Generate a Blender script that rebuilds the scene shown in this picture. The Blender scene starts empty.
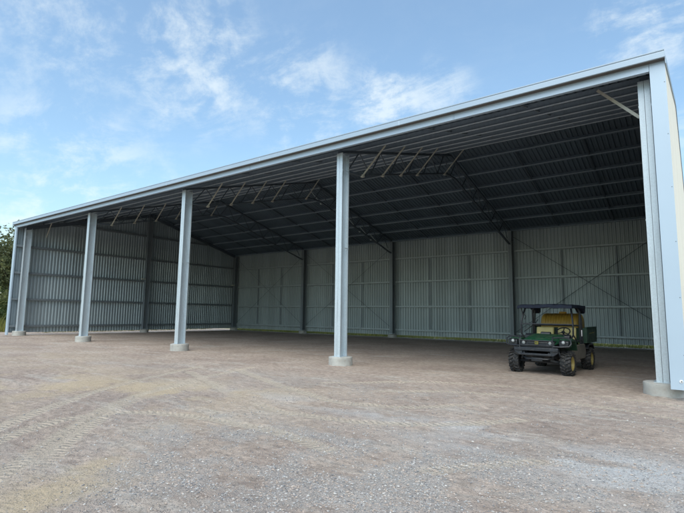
import bpy, math, random
import numpy as np
random.seed(7); RNG = np.random.default_rng(11)
S = 8.0 / 9.0            # layout units (nine per bay) -> metres (eight per bay)
scene = bpy.context.scene
COL = scene.collection
R = math.radians

# ------------------------------------------------------------------ helpers
class MB:
    def __init__(s): s.v = []; s.f = []
    def add(s, vs, fs):
        n = len(s.v); s.v += [tuple(p) for p in vs]; s.f += [tuple(i + n for i in f) for f in fs]; return s
    def box(s, a, b):
        (x0, y0, z0), (x1, y1, z1) = a, b
        return s.add([(x0,y0,z0),(x1,y0,z0),(x1,y1,z0),(x0,y1,z0),(x0,y0,z1),(x1,y0,z1),(x1,y1,z1),(x0,y1,z1)],
                     [(0,3,2,1),(4,5,6,7),(0,1,5,4),(1,2,6,5),(2,3,7,6),(3,0,4,7)])
    def bar(s, p, q, w, h, up=(0,0,1)):
        p = np.array(p, float); q = np.array(q, float); d = (q - p) / np.linalg.norm(q - p)
        u = np.array(up, float); r = np.cross(d, u)
        if np.linalg.norm(r) < 1e-3: r = np.cross(d, (1, 0, 0))
        r /= np.linalg.norm(r); u = np.cross(r, d)
        c = [(-1,-1),(1,-1),(1,1),(-1,1)]
        vs = [p + r*a*w/2 + u*b*h/2 for a, b in c] + [q + r*a*w/2 + u*b*h/2 for a, b in c]
        return s.add(vs, [(0,1,2,3),(7,6,5,4),(0,4,5,1),(1,5,6,2),(2,6,7,3),(3,7,4,0)])
    def tube(s, pts, r, n=8, closed=False, r2=None):
        P = [np.array(p, float) for p in pts]; m = len(P); rings = []; prev = None
        for i in range(m):
            if closed: t = P[(i+1) % m] - P[i-1]
            else: t = P[min(i+1, m-1)] - P[max(i-1, 0)]
            t /= np.linalg.norm(t)
            if prev is None:
                a = np.array((0,0,1.)) if abs(t[2]) < .9 else np.array((1.,0,0))
                u = np.cross(t, a)
            else: u = prev - t * (prev @ t)
            u /= np.linalg.norm(u); prev = u; w = np.cross(t, u)
            rr = r if r2 is None else r + (r2 - r) * i / (m - 1)
            rings.append([P[i] + rr*(math.cos(k*2*math.pi/n)*u + math.sin(k*2*math.pi/n)*w) for k in range(n)])
        vs = [v for g in rings for v in g]; fs = []
        for i in range(m if closed else m-1):
            j = (i+1) % m
            for k in range(n): fs.append((i*n+k, i*n+(k+1)%n, j*n+(k+1)%n, j*n+k))
        if not closed: fs += [tuple(range(n-1,-1,-1)), tuple((m-1)*n+k for k in range(n))]
        return s.add(vs, fs)
    def prism(s, poly, axis, a, b):
        n = len(poly)
        def P(u, v, t):
            return {0:(t,u,v), 1:(u,t,v), 2:(u,v,t)}[axis]
        return s.add([P(u,v,a) for u,v in poly] + [P(u,v,b) for u,v in poly],
                     [tuple(range(n-1,-1,-1)), tuple(range(n,2*n))] + [(i,(i+1)%n,n+(i+1)%n,n+i) for i in range(n)])
    def lathe(s, prof, c, axis=2, n=32, cap=True):
        vs = []; fs = []; m = len(prof)
        for k in range(n):
            a = 2*math.pi*k/n; ca, sa = math.cos(a), math.sin(a)
            for r, t in prof:
                if axis == 2: vs.append((c[0]+r*ca, c[1]+r*sa, c[2]+t))
                elif axis == 0: vs.append((c[0]+t, c[1]+r*ca, c[2]+r*sa))
                else: vs.append((c[0]+r*ca, c[1]+t, c[2]+r*sa))
        for k in range(n):
            j = (k+1) % n
            for i in range(m-1): fs.append((k*m+i, j*m+i, j*m+i+1, k*m+i+1))
        if cap:
            if prof[0][0] > 1e-6: fs.append(tuple(k*m for k in range(n))[::-1])
            if prof[-1][0] > 1e-6: fs.append(tuple(k*m+m-1 for k in range(n)))
        return s.add(vs, fs)
    def build(s, name, mat, parent=None, bevel=0, smooth=True, angle=35, segs=2, subsurf=0):
        me = bpy.data.meshes.new(name)
        me.from_pydata([(x*S, y*S, z*S) for x, y, z in s.v], [], s.f)
        me.materials.append(mat)
        import bmesh
        bm = bmesh.new(); bm.from_mesh(me); bmesh.ops.recalc_face_normals(bm, faces=bm.faces); bm.to_mesh(me); bm.free()
        o = bpy.data.objects.new(name, me); COL.objects.link(o)
        if smooth:
            me.polygons.foreach_set('use_smooth', [True]*len(me.polygons)); me.set_sharp_from_angle(angle=R(angle))
        if bevel:
            b = o.modifiers.new('bevel', 'BEVEL'); b.width = bevel*S; b.segments = segs; b.limit_method = 'ANGLE'; b.angle_limit = R(30)
        if subsurf:
            b = o.modifiers.new('sub', 'SUBSURF'); b.levels = b.render_levels = subsurf
        if parent: o.parent = parent
        return o

def npmesh(name, V, F, mats, parent=None, mi=None, smooth=False, scale=True):
    """fast mesh from numpy verts and equal-length faces"""
    me = bpy.data.meshes.new(name)
    V = np.asarray(V, np.float32) * (S if scale else 1); F = np.asarray(F, np.int32); k = F.shape[1]
    me.vertices.add(len(V)); me.vertices.foreach_set('co', V.ravel())
    me.loops.add(F.size); me.loops.foreach_set('vertex_index', F.ravel())
    me.polygons.add(len(F)); me.polygons.foreach_set('loop_start', np.arange(0, F.size, k, dtype=np.int32))
    me.polygons.foreach_set('loop_total', np.full(len(F), k, np.int32))
    for m in mats: me.materials.append(m)
    if mi is not None: me.polygons.foreach_set('material_index', np.asarray(mi, np.int32))
    me.polygons.foreach_set('use_smooth', np.full(len(F), smooth))
    me.update(calc_edges=True); me.validate()
    o = bpy.data.objects.new(name, me); COL.objects.link(o)
    if parent: o.parent = parent
    return o

def tag(o, label=None, cat=None, group=None, kind=None):
    if label: o['label'] = label
    if cat: o['category'] = cat
    if group: o['group'] = group
    if kind: o['kind'] = kind
    return o
def empty(name, loc, rz=0):
    o = bpy.data.objects.new(name, None); COL.objects.link(o)
    o.location = [c*S for c in loc]; o.rotation_euler = (0, 0, rz); o.empty_display_size = .3
    return o
def copy_of(o, parent, loc=None):
    c = o.copy(); COL.objects.link(c); c.parent = parent
    if loc is not None: c.location = [k*S for k in loc]
    return c

# ------------------------------------------------------------------ materials
class NT:
    def __init__(s, nt): s.nt = nt
    def n(s, t, **kw):
        nd = s.nt.nodes.new('ShaderNode' + t)
        ins = kw.pop('ins', {})
        for k, v in kw.items(): setattr(nd, k, v)
        for k, v in ins.items(): s.set(nd.inputs[k], v)
        return nd
    def set(s, sock, v):
        if isinstance(v, bpy.types.NodeSocket): s.nt.links.new(v, sock)
        else: sock.default_value = v
    def math(s, op, a, b=0.0, c=0.0, clamp=False):
        nd = s.n('Math', operation=op, use_clamp=clamp)
        s.set(nd.inputs[0], a); s.set(nd.inputs[1], b); s.set(nd.inputs[2], c); return nd.outputs[0]
    def noise(s, vec, scale, detail=4, rough=.55, dist=0.0):
        nd = s.n('TexNoise', ins={'Vector': vec, 'Scale': scale, 'Detail': detail, 'Roughness': rough, 'Distortion': dist}); return nd.outputs[0]
    def ramp(s, fac, stops):
        nd = s.n('ValToRGB'); e = nd.color_ramp.elements
        while len(e) < len(stops): e.new(.5)
        for i, (p, c) in enumerate(stops):
            e[i].position = p; e[i].color = (c if hasattr(c, '__len__') else (c,)*3) if hasattr(c,'__len__') and len(c)==4 else (*(c if hasattr(c,'__len__') else (c,)*3), 1)
        s.set(nd.inputs[0], fac); return nd.outputs[0]
    def mix(s, fac, a, b, mode='MIX'):
        nd = s.n('Mix', data_type='RGBA', blend_type=mode)
        s.set(nd.inputs[0], fac)
        for i, v in ((6, a), (7, b)):
            s.set(nd.inputs[i], v if isinstance(v, bpy.types.NodeSocket) else (*v, 1) if len(v) == 3 else v)
        return nd.outputs[2]
    def mapr(s, v, a, b, c=0.0, d=1.0, smooth=True):
        nd = s.n('MapRange', interpolation_type='SMOOTHSTEP' if smooth else 'LINEAR')
        for i, k in enumerate((v, a, b, c, d)): s.set(nd.inputs[i], k)
        return nd.outputs[0]

def material(name):
    m = bpy.data.materials.new(name); m.use_nodes = True
    t = NT(m.node_tree); bs = m.node_tree.nodes['Principled BSDF']
    co = t.n('TexCoord').outputs['Object']
    return m, t, bs, co

def simple(name, c, rough=.5, metal=0.0, var=.12, scale=6.0, bump=0.0, bscale=40, spec=.5, dirt=None, dirt_amt=.5):
    m, t, bs, co = material(name)
    geo = t.n('NewGeometry').outputs['Position']
    f = t.noise(geo, scale, 5)
    lo = tuple(k*(1-var) for k in c); hi = tuple(min(1, k*(1+var)) for k in c)
    colr = t.ramp(f, [(.3, lo), (.7, hi)])
    if dirt:
        d = t.mapr(t.noise(geo, scale*1.7+1, 6, .65), .48, .68)
        colr = t.mix(t.math('MULTIPLY', d, dirt_amt), colr, dirt)
    t.set(bs.inputs['Base Color'], colr)
    bs.inputs['Metallic'].default_value = metal; bs.inputs['Specular IOR Level'].default_value = spec
    t.set(bs.inputs['Roughness'], t.mapr(t.noise(geo, scale*2, 3), .3, .7, max(0, rough-.08), min(1, rough+.08)))
    if bump:
        b = t.n('Bump', ins={'Strength': bump, 'Distance': .01, 'Height': t.noise(geo, bscale, 4)})
        t.set(bs.inputs['Normal'], b.outputs[0])
    return m

def galv(name, c, rough=.42, metal=.45, streak=.42):
    """galvanised steel: spangle, faint vertical run marks and smudges"""
    m, t, bs, co = material(name)
    geo = t.n('NewGeometry').outputs['Position']
    vo = t.n('TexVoronoi', ins={'Vector': geo, 'Scale': 45.0})
    sp = t.n('SeparateColor', ins={'Color': vo.outputs['Color']}).outputs[0]
    mp = t.n('Mapping', ins={'Vector': geo, 'Scale': (9, 9, .55)}).outputs[0]
    st = t.noise(mp, 1.5, 5, .6); sm = t.noise(geo, 1.3, 5, .6)
    base = t.ramp(sp, [(0, tuple(k*.92 for k in c)), (1, tuple(min(1, k*1.07) for k in c))])
    base = t.mix(t.math('MULTIPLY', t.mapr(st, .45, .75), streak), base, tuple(k*.62 for k in c))
    base = t.mix(t.math('MULTIPLY', t.mapr(sm, .5, .75), .22), base, tuple(k*.7 for k in c))
    t.set(bs.inputs['Base Color'], base); bs.inputs['Metallic'].default_value = metal
    t.set(bs.inputs['Roughness'], t.mapr(sp, 0, 1, rough-.06, rough+.08))
    return m

def sheet(name, c, rough=.45, metal=.25, axis=0, var=.10, stain=.25):
    """ribbed steel sheet: tone changes from one 0.76 m sheet to the next, faint run-off stains"""
    m, t, bs, co = material(name)
    geo = t.n('NewGeometry').outputs['Position']
    sx = t.n('SeparateXYZ', ins={'Vector': geo}).outputs
    idx = t.math('FLOOR', t.math('DIVIDE', sx[axis], .762))
    wn = t.n('TexWhiteNoise', noise_dimensions='1D', ins={'W': idx}).outputs[0]
    mp = t.n('Mapping', ins={'Vector': geo, 'Scale': (5, 5, .3)}).outputs[0]
    st = t.noise(mp, 1.2, 5, .6); sm = t.noise(geo, .5, 4, .6)
    base = t.ramp(wn, [(0, tuple(k*(1-var) for k in c)), (1, tuple(min(1, k*(1+var)) for k in c))])
    base = t.mix(t.math('MULTIPLY', t.mapr(st, .45, .75), stain), base, tuple(k*.7 for k in c))
    base = t.mix(t.math('MULTIPLY', t.mapr(sm, .45, .75), .2), base, tuple(k*.8 for k in c))
    t.set(bs.inputs['Base Color'], base); bs.inputs['Metallic'].default_value = metal
    t.set(bs.inputs['Roughness'], t.mapr(sm, .3, .7, rough-.05, rough+.08))
    return m

M = {}
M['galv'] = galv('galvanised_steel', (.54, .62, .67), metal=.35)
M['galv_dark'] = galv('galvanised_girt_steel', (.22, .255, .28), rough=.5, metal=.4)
M['girt_pale'] = galv('galvanised_wall_girt_steel', (.46, .53, .55), rough=.5, metal=.3)
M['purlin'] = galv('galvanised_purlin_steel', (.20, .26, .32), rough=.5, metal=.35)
M['lip'] = galv('galvanised_lip_highlight', (.48, .56, .62), metal=.3)  # paler than the purlin webs: light caught by the lips, put into the colour
M['truss'] = simple('primed_truss_steel', (.085, .11, .135), .55, .3)
M['brace'] = simple('pale_brace_steel', (.44, .44, .38), .5, .1)
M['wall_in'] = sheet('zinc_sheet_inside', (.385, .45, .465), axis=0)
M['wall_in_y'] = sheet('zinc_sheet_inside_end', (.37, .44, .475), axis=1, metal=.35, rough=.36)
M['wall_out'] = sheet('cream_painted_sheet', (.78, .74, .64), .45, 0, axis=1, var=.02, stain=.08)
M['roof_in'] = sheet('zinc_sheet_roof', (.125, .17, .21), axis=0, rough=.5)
M['trim'] = simple('pale_blue_grey_paint', (.40, .50, .595), .38, .1, .02, .6, .25, 2.2)
M['trim2'] = simple('pale_grey_gutter_paint', (.34, .43, .52), .38, .1, .015, .6)
M['gutter_shade'] = simple('gutter_shade_brown', (.10, .088, .075), .7)  # dark strip colour paints in the shade under the gutter
M['concrete'] = simple('concrete', (.40, .40, .375), .85, 0, .14, 5, .5, 60, .3, (.30, .26, .23), .45)
M['rod'] = simple('dark_steel_rod', (.10, .12, .13), .5, .5)
M['white'] = simple('white_plastic', (.8, .8, .8), .4)
M['green'] = simple('green_vehicle_paint', (.012, .062, .032), .34, 0, .12, 4, dirt=(.16, .14, .115), dirt_amt=.30)
M['green_d'] = simple('dusty_green_box_paint', (.014, .05, .03), .5, 0, .15, 4, dirt=(.12, .11, .09), dirt_amt=.22)
M['black'] = simple('black_plastic', (.014, .017, .022), .42, 0, .2, 8, dirt=(.10, .09, .08), dirt_amt=.12)
M['bar'] = simple('dusty_black_steel', (.02, .025, .033), .42, .1, .2, 8, dirt=(.12, .11, .10), dirt_amt=.2)
M['canvas'] = simple('black_blue_canopy', (.010, .015, .03), .6, 0, .3, 9, .4, 14, .25)
M['rubber'] = simple('tyre_rubber', (.02, .022, .025), .75, 0, .3, 14, dirt=(.16, .14, .12), dirt_amt=.6)
M['rim'] = simple('yellow_rim_paint', (.34, .27, .08), .5, 0, .1, 8, dirt=(.2, .17, .13), dirt_amt=.4)
M['seat'] = simple('cream_vinyl', (.52, .45, .19), .55, 0, .1, 6)
M['tank'] = simple('ochre_poly_tank', (.50, .31, .05), .42, 0, .1, 3, .15, 20)
M['badge'] = simple('yellow_badge', (.30, .26, .05), .4)
M['lamp'] = simple('headlight_lens', (.38, .41, .42), .12, 0, .04)
M['dust'] = simple('dusty_side_panel', (.15, .14, .12), .7, 0, .25, 5)
M['bark'] = simple('bark', (.11, .09, .07), .9, 0, .3, 6, .5)

def leafmat(name, c):
    m, t, bs, co = material(name)
    geo = t.n('NewGeometry')
    r = geo.outputs['Random Per Island']
    f = t.noise(geo.outputs['Position'], .35, 3)
    a = t.ramp(r, [(0, tuple(k*.6 for k in c)), (.6, c), (1, (c[0]*1.7, c[1]*1.45, c[2]*1.2))])
    a = t.mix(t.mapr(f, .35, .65), a, tuple(k*.7 for k in c), 'MIX')
    t.set(bs.inputs['Base Color'], a); bs.inputs['Roughness'].default_value = .6
    bs.inputs['Specular IOR Level'].default_value = .2
    tr = t.n('BsdfTranslucent', ins={'Color': a}); mx = t.n('MixShader', ins={0: .3})
    out = m.node_tree.nodes['Material Output']
    t.nt.links.new(bs.outputs[0], mx.inputs[1]); t.nt.links.new(tr.outputs[0], mx.inputs[2]); t.nt.links.new(mx.outputs[0], out.inputs[0])
    return m
M['leaf'] = leafmat('olive_leaves', (.125, .145, .052))
M['leaf2'] = leafmat('grey_green_leaves', (.14, .16, .075))
M['leaf3'] = leafmat('deep_green_leaves', (.065, .10, .034))
M['grassb'] = leafmat('grass_blades', (.24, .25, .075))

# ------------------------------------------------------------------ value noise for terrain
def vnoise(x, y, seed):
    xi = np.floor(x).astype(np.int64); yi = np.floor(y).astype(np.int64)
    fx = x - xi; fy = y - yi; fx = fx*fx*(3-2*fx); fy = fy*fy*(3-2*fy)
    def h(a, b):
        n = (a*374761393 + b*668265263 + seed*974634777) & 0x7fffffff
        n = ((n ^ (n >> 13)) * 1274126177) & 0x7fffffff
        return ((n ^ (n >> 16)) & 0xffff) / 65535.0
    return (h(xi,yi)*(1-fx)+h(xi+1,yi)*fx)*(1-fy) + (h(xi,yi+1)*(1-fx)+h(xi+1,yi+1)*fx)*fy
def fbm(x, y, seed, oct=4, g=.5):
    a = 1; t = 0; w = 0
    for i in range(oct):
        t = t + a*vnoise(x, y, seed+i); w += a; a *= g; x = x*2.03+1.7; y = y*2.03+3.1
    return t/w
def sstep(x, a, b):
    k = np.clip((x-a)/(b-a), 0, 1); return k*k*(3-2*k)
def seg_coords(x, y, pts):
    """distance across and length along a polyline"""
    best = np.full(x.shape, 1e9); along = np.zeros(x.shape); side = np.zeros(x.shape); L = 0
    for (ax, ay), (bx, by) in zip(pts[:-1], pts[1:]):
        dx, dy = bx-ax, by-ay; l = math.hypot(dx, dy); tt = np.clip(((x-ax)*dx+(y-ay)*dy)/l/l, 0, 1)
        px, py = x-ax-tt*dx, y-ay-tt*dy; d = np.hypot(px, py); m = d < best
        best = np.where(m, d, best); along = np.where(m, L+tt*l, along)
        side = np.where(m, np.sign(dx*py-dy*px), side); L += l
    return best*side, along

def curve(pts, n=8):
    out = []
    for i in range(len(pts)-1):
        p0 = pts[max(i-1,0)]; p1 = pts[i]; p2 = pts[i+1]; p3 = pts[min(i+2,len(pts)-1)]
        for k in range(n):
            t = k/n
            out.append(tuple(.5*((2*p1[j])+(-p0[j]+p2[j])*t+(2*p0[j]-5*p1[j]+4*p2[j]-p3[j])*t*t+(-p0[j]+3*p1[j]-3*p2[j]+p3[j])*t**3) for j in (0,1)))
    return out+[pts[-1]]
TRACKS = [curve(t) for t in (
    [(-3.69,-11.50),(-4.36,-11.03),(-5.47,-10.17),(-6.80,-9.08),(-9.31,-6.16),(-10.64,-2.33)],
    [(-6.69,-10.90),(-7.59,-9.99),(-8.94,-8.52),(-10.15,-6.91),(-12.21,-3.03)],
    [(-11.12,-4.18),(-6.81,-6.09),(-4.62,-6.48),(-2.91,-5.80),(-1.76,-4.46)],
    [(-5.91,-4.30),(-3.88,-2.50),(-1.64,-2.19),(0.50,-2.54)],
    [(-4.71,-11.23),(-5.53,-10.46),(-6.76,-9.38),(-8.44,-7.51),(-9.55,-5.01)],
    [(-1.77,-7.76),(-0.88,-6.66),(0.12,-6.57),(0.79,-6.97)],
    [(-5.87,-11.10),(-6.77,-10.26),(-7.42,-9.24),(-6.92,-8.01),(-4.64,-7.60),(-3.12,-7.85)],
)]
def offset(p, w):
    out = []
    for i, (x, y) in enumerate(p):
        a = p[max(i-1,0)]; b = p[min(i+1,len(p)-1)]; dx, dy = b[0]-a[0], b[1]-a[1]; l = math.hypot(dx, dy)
        out.append((x-dy/l*w, y+dx/l*w))
    return out
TRACKS = TRACKS + [offset(TRACKS[2], 1.4), offset(TRACKS[3], 1.4)]
def ground_fields(x, y):
    z = .05*(fbm(x*.22, y*.22, 3, 3)-.5) + .035*(fbm(x*1.1, y*1.1, 9, 4)-.5) + .030*(fbm(x*5, y*5, 21, 4, .6)-.5)
    tr = np.zeros(x.shape); TS = np.zeros(x.shape); TD = np.zeros(x.shape); BD = np.full(x.shape, 1e9); B2 = BD.copy()
    for i, p in enumerate(TRACKS):
        d, s = seg_coords(x, y, p)
        d = d + .10*(fbm(x*1.3, y*1.3, 40+i, 2)-.5)
        wdt = .14
        inside = 1-sstep(np.abs(d), wdt*.75, wdt*1.15)
        fade = sstep(fbm(x*.45, y*.45, 60+i, 3), .24, .46)
        berm = np.exp(-((np.abs(d)-wdt*1.45)/.07)**2)
        z += fade*(-.009*inside + .007*berm)
        ad = np.abs(d); nw = ad < BD; B2 = np.where(nw, BD, np.minimum(B2, ad)); BD = np.where(nw, ad, BD)
        TS = np.where(nw, s, TS); TD = np.where(nw, np.abs(d), TD)
        tr = np.maximum(tr, fade*inside)
    for cx, cy, r in [(0,.2,.5),(-9,.2,.5),(-18,.2,.5),(-27,.2,.5),(-36,.2,.5)]:
        k = 1-sstep(np.hypot(x-cx, y-cy), r, r+.7); z = z*(1-k)
    for cx, cy, r in [(0,.2,.40),(-9,.2,.40)]:
        q = np.hypot(x-cx, y-cy); z = z + .05*np.exp(-np.clip((q-r)/.11, -1, 9)**2)*fbm(x*6, y*6, 201, 3)
    inn = sstep(y, .3, 2.0); z = z*(1-.7*inn)
    z = z*(1-sstep(np.abs(x+10), 40, 60)) - .02*sstep(y, 18.5, 19.3)*0
    # dirt colours: sandy (plus a sunlit tone behind the shed), grey gravel, pale dust
    def blob(cx, cy, rx, ry, a=0):
        ca, sa = math.cos(a), math.sin(a); u = ((x-cx)*ca+(y-cy)*sa)/rx; v = (-(x-cx)*sa+(y-cy)*ca)/ry
        return np.exp(-(u*u+v*v))
    n1 = fbm(x*.9, y*.9, 101, 5, .6); n2 = fbm(x*1.6+4, y*1.6, 131, 5, .6); n3 = fbm(x*.8, y*1.3, 151, 5, .6)
    sand_and_sunlit = blob(-10.6,-7.6,4.5,1.9,.1) + blob(-8.9,-6.4,2.6,.8,.6) + blob(-4.6,-10.2,1.0,.5,-.6) + .8*blob(-4.1,-10.9,.6,.5) + .5*blob(-20,-5,9,2)
    sand_and_sunlit = np.clip(sand_and_sunlit,0,1.1)*sstep(n1, .36, .60)
    grey = blob(-4.6,-9.3,1.6,.8,-.7) + blob(-2.5,-9.0,1.4,.9,.2) + blob(-1.1,-6.9,2.6,.9,.2) + .8*blob(-3.3,-7.6,2.2,.8,.1) + blob(-6.5,-7.8,1.5,.7)+ .55*blob(-8,-3.5,9,1.3,.05) + .6*blob(-1.5,-8.4,.9,.7)
    grey = np.clip(grey,0,1.1)*sstep(n2, .38, .60)
    pale = blob(-.5,-6.2,1.9,.55,.12) + .8*blob(.3,-7.0,.9,.5) + .6*blob(-2.6,-5.5,2.0,.35,.1) + .35*blob(-6,-5.6,3.5,.4)
    sand_and_sunlit = np.maximum(sand_and_sunlit, sstep(y + .5*(n1-.5), 18.75, 19.0)*.95)  # warm sunlit ground behind the back wall, painted with the sandy tone
    pale = np.clip(pale,0,1.1)*sstep(n3, .36, .60)
    return z, tr, sand_and_sunlit, grey, pale, TS, TD, tr*sstep(B2-BD, .04, .2)

def axis_lines(lo, a, b, hi, fine, grow=1.13):
    c = list(np.arange(a, b, fine)); st = fine; p = b
    while p < hi: c.append(p); st *= grow; p += st
    c.append(hi); st = fine; p = a-fine*grow; left = []
    while p > lo: left.append(p); st *= grow; p -= st
    left.append(lo); return np.array(left[::-1]+c)
gx = axis_lines(-52, -13.5, 2.2, 34, .042); gy = axis_lines(-45, -12.2, .8, 21.2, .042)
GX, GY = np.meshgrid(gx, gy); Z, TR, SA, GR, PA, TS_, TD_, TM_ = ground_fields(GX, GY)
nx, ny = len(gx), len(gy)
V = np.stack([GX, GY, Z], -1).reshape(-1, 3)
ii = np.arange((ny-1)*(nx-1)); a0 = (ii//(nx-1))*nx + ii % (nx-1)
F = np.stack([a0, a0+1, a0+nx+1, a0+nx], -1)

m, t, bs, co = material('gravel_and_dirt'); M['ground'] = m
geo = t.n('NewGeometry').outputs['Position']
at = t.n('Attribute', attribute_name='dirt'); sp = t.n('SeparateColor', ins={'Color': at.outputs['Color']}).outputs
trk = at.outputs['Alpha']
base = t.ramp(t.noise(geo, .5, 6, .62), [(.32, (.325, .257, .216)), (.5, (.42, .338, .281)), (.68, (.495, .41, .345))])
base = t.mix(t.mapr(t.noise(t.n('Mapping', ins={'Vector': geo, 'Scale': (.35, 1.6, 1)}).outputs[0], 1.4, 5, .6), .5, .72), base, (.48, .425, .37))
mot = t.noise(t.n('Mapping', ins={'Vector': geo, 'Scale': (1, 1.5, 1)}).outputs[0], 6.5, 6, .68)
base = t.mix(.8, base, t.ramp(mot, [(.30, .26), (.5, .5), (.70, .72)]), 'OVERLAY')
base = t.mix(t.math('MULTIPLY', sp[0], .62), base, (.55, .44, .29))
base = t.mix(t.math('MULTIPLY', sp[1], .50), base, (.385, .375, .36))
base = t.mix(t.math('MULTIPLY', sp[2], .85), base, (.58, .59, .59))
base = t.mix(t.math('MULTIPLY', trk, .64), base, (.54, .465, .37))
vo = t.n('TexVoronoi', ins={'Vector': geo, 'Scale': 62.0, 'Randomness': 1.0})
vc = t.n('SeparateColor', ins={'Color': vo.outputs['Color']}).outputs
peb = t.mapr(vc[0], .55, .75)                         # which cells are pebbles
tone = t.ramp(vc[1], [(0, (.20, .19, .19)), (.45, (.36, .33, .31)), (.8, (.50, .48, .46)), (1, (.66, .65, .62))])
edge = t.mapr(vo.outputs['Distance'], .25, .55, 1, 0)
lugw = t.n('Attribute', attribute_name='wheel_mark'); lw = t.n('SeparateColor', ins={'Color': lugw.outputs['Color']}).outputs
ph = t.math('ADD', t.math('MULTIPLY', lw[1], 2*math.pi/.115), t.math('MULTIPLY', lw[2], 30.0))
lug = t.math('MULTIPLY', t.math('SINE', t.math('ADD', ph, t.math('MULTIPLY', t.noise(geo, 6, 3), 2.5))), lw[0])
amt = t.math('MULTIPLY', t.math('MULTIPLY', peb, edge), t.math('ADD', .42, t.math('MULTIPLY', sp[1], .35)))
base = t.mix(amt, base, tone)
fine = t.noise(geo, 130, 4, .7)
base = t.mix(.55, base, t.ramp(fine, [(.3, .27), (.7, .72)]), 'OVERLAY')
t.set(bs.inputs['Base Color'], base); bs.inputs['Roughness'].default_value = .92; bs.inputs['Specular IOR Level'].default_value = .25
h = t.math('ADD', t.math('MULTIPLY', t.math('MULTIPLY', peb, edge), .9), t.math('ADD', t.math('MULTIPLY', fine, .5), t.math('ADD', t.math('MULTIPLY', t.noise(geo, 18, 6, .7), 2.2), t.math('MULTIPLY', lug, .75))))
t.set(bs.inputs['Normal'], t.n('Bump', ins={'Strength': .9, 'Distance': .02, 'Height': h}).outputs[0])

g = npmesh('gravel_yard', V, F, [M['ground']], smooth=True); tag(g, kind='structure')
ca = g.data.color_attributes.new('dirt', 'FLOAT_COLOR', 'POINT')
ca.data.foreach_set('color', np.stack([SA, GR, PA, TR], -1).reshape(-1).astype(np.float32))
ca = g.data.color_attributes.new('wheel_mark', 'FLOAT_COLOR', 'POINT')
ca.data.foreach_set('color', np.stack([TM_, TS_, TD_, np.ones_like(TR)], -1).reshape(-1).astype(np.float32))

m, t, bs, co = material('rough_grass_ground'); M['field'] = m
geo = t.n('NewGeometry').outputs['Position']
t.set(bs.inputs['Base Color'], t.ramp(t.noise(geo, .4, 6, .6), [(.3, (.085, .10, .035)), (.55, (.17, .165, .07)), (.75, (.30, .26, .15))]))
bs.inputs['Roughness'].default_value = .95
fm = MB(); q = 1500
fm.add([(-q,-q,-.09),(q,-q,-.09),(q,q,-.09),(-q,q,-.09)], [(0,1,2,3)])
tag(fm.build('grass_field', M['field'], smooth=False), kind='structure')

# loose stones lying on the yard
def scatter_stones(n, rmin, rmax, mats, keep):
    cx, cy = .754, -12.818
    d = 1.9*np.exp(RNG.random(n*3)*math.log(12/1.9)); a = RNG.uniform(R(92), R(172), n*3) 
    x = cx + d*np.cos(a); y = cy + d*np.sin(a)
    _, tr, sa, gr, pa, _, _, _ = ground_fields(x, y)
    k = RNG.random(n*3) < np.clip(keep + .60*gr + .25*pa - .2*sa, 0.04, 1)
    x, y, d = x[k][:n], y[k][:n], d[k][:n]; n = len(x)
    z = ground_fields(x, y)[0]
    r = rmin*np.power(rmax/rmin, RNG.random(n)**2.2) * np.clip(d/3.0, .8, 1.7)
    o6 = np.array([(1,0,0),(-1,0,0),(0,1,0),(0,-1,0),(0,0,1),(0,0,-1.)])
    f8 = np.array([(0,2,4),(2,1,4),(1,3,4),(3,0,4),(2,0,5),(1,2,5),(3,1,5),(0,3,5)])
    jit = 1 + RNG.uniform(-.38, .38, (n, 6, 1))
    sc = np.stack([RNG.uniform(.8,1.35,n), RNG.uniform(.7,1.1,n), RNG.uniform(.4,.75,n)], -1)[:, None, :]
    p = o6[None]*jit*sc*r[:, None, None]
    th = RNG.uniform(0, 6.283, n)[:, None]; c_, s_ = np.cos(th), np.sin(th)
    p = np.stack([p[...,0]*c_-p[...,1]*s_, p[...,0]*s_+p[...,1]*c_, p[...,2]], -1)
    p += np.stack([x, y, z + r*.22], -1)[:, None, :]
    f = f8[None] + (np.arange(n)*6)[:, None, None]
    mi = np.repeat(RNG.choice(len(mats), n, p=[.38,.40,.08,.14]), 8)
    return npmesh('loose_stones', p.reshape(-1,3), f.reshape(-1,3), mats, mi=mi)
st = [simple('grey_stone', (.35,.34,.33), .85, 0, .2, 30), simple('brown_stone', (.38,.315,.27), .85, 0, .2, 30),
      simple('pale_stone', (.50,.48,.45), .85, 0, .15, 30), simple('dark_stone', (.19,.19,.195), .85, 0, .2, 30)]
tag(scatter_stones(52000, .003, .0105, st, .15), kind='stuff')

# ------------------------------------------------------------------ shed
shed = empty('machinery_shed', (0, 0, 0))
tag(shed, 'large open-fronted galvanised steel machinery shed with cream outer wall and gable roof', 'shed')
XF = [0, -9, -18, -27, -36]                       # portal frames
XL, XR, YF, YB = -36.45, .45, -.45, 19.1
YR, ZR, SL = 9.25, 9.87, .268                     # ridge, underside of the purlins
def zp(y): return ZR - SL*abs(y-YR)
PUR = [1.25, 2.66, 4.10, 5.55, 6.95, 8.40]; PUR_ALL = PUR + [2*YR-p for p in PUR[::-1]] + [18.86]

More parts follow.
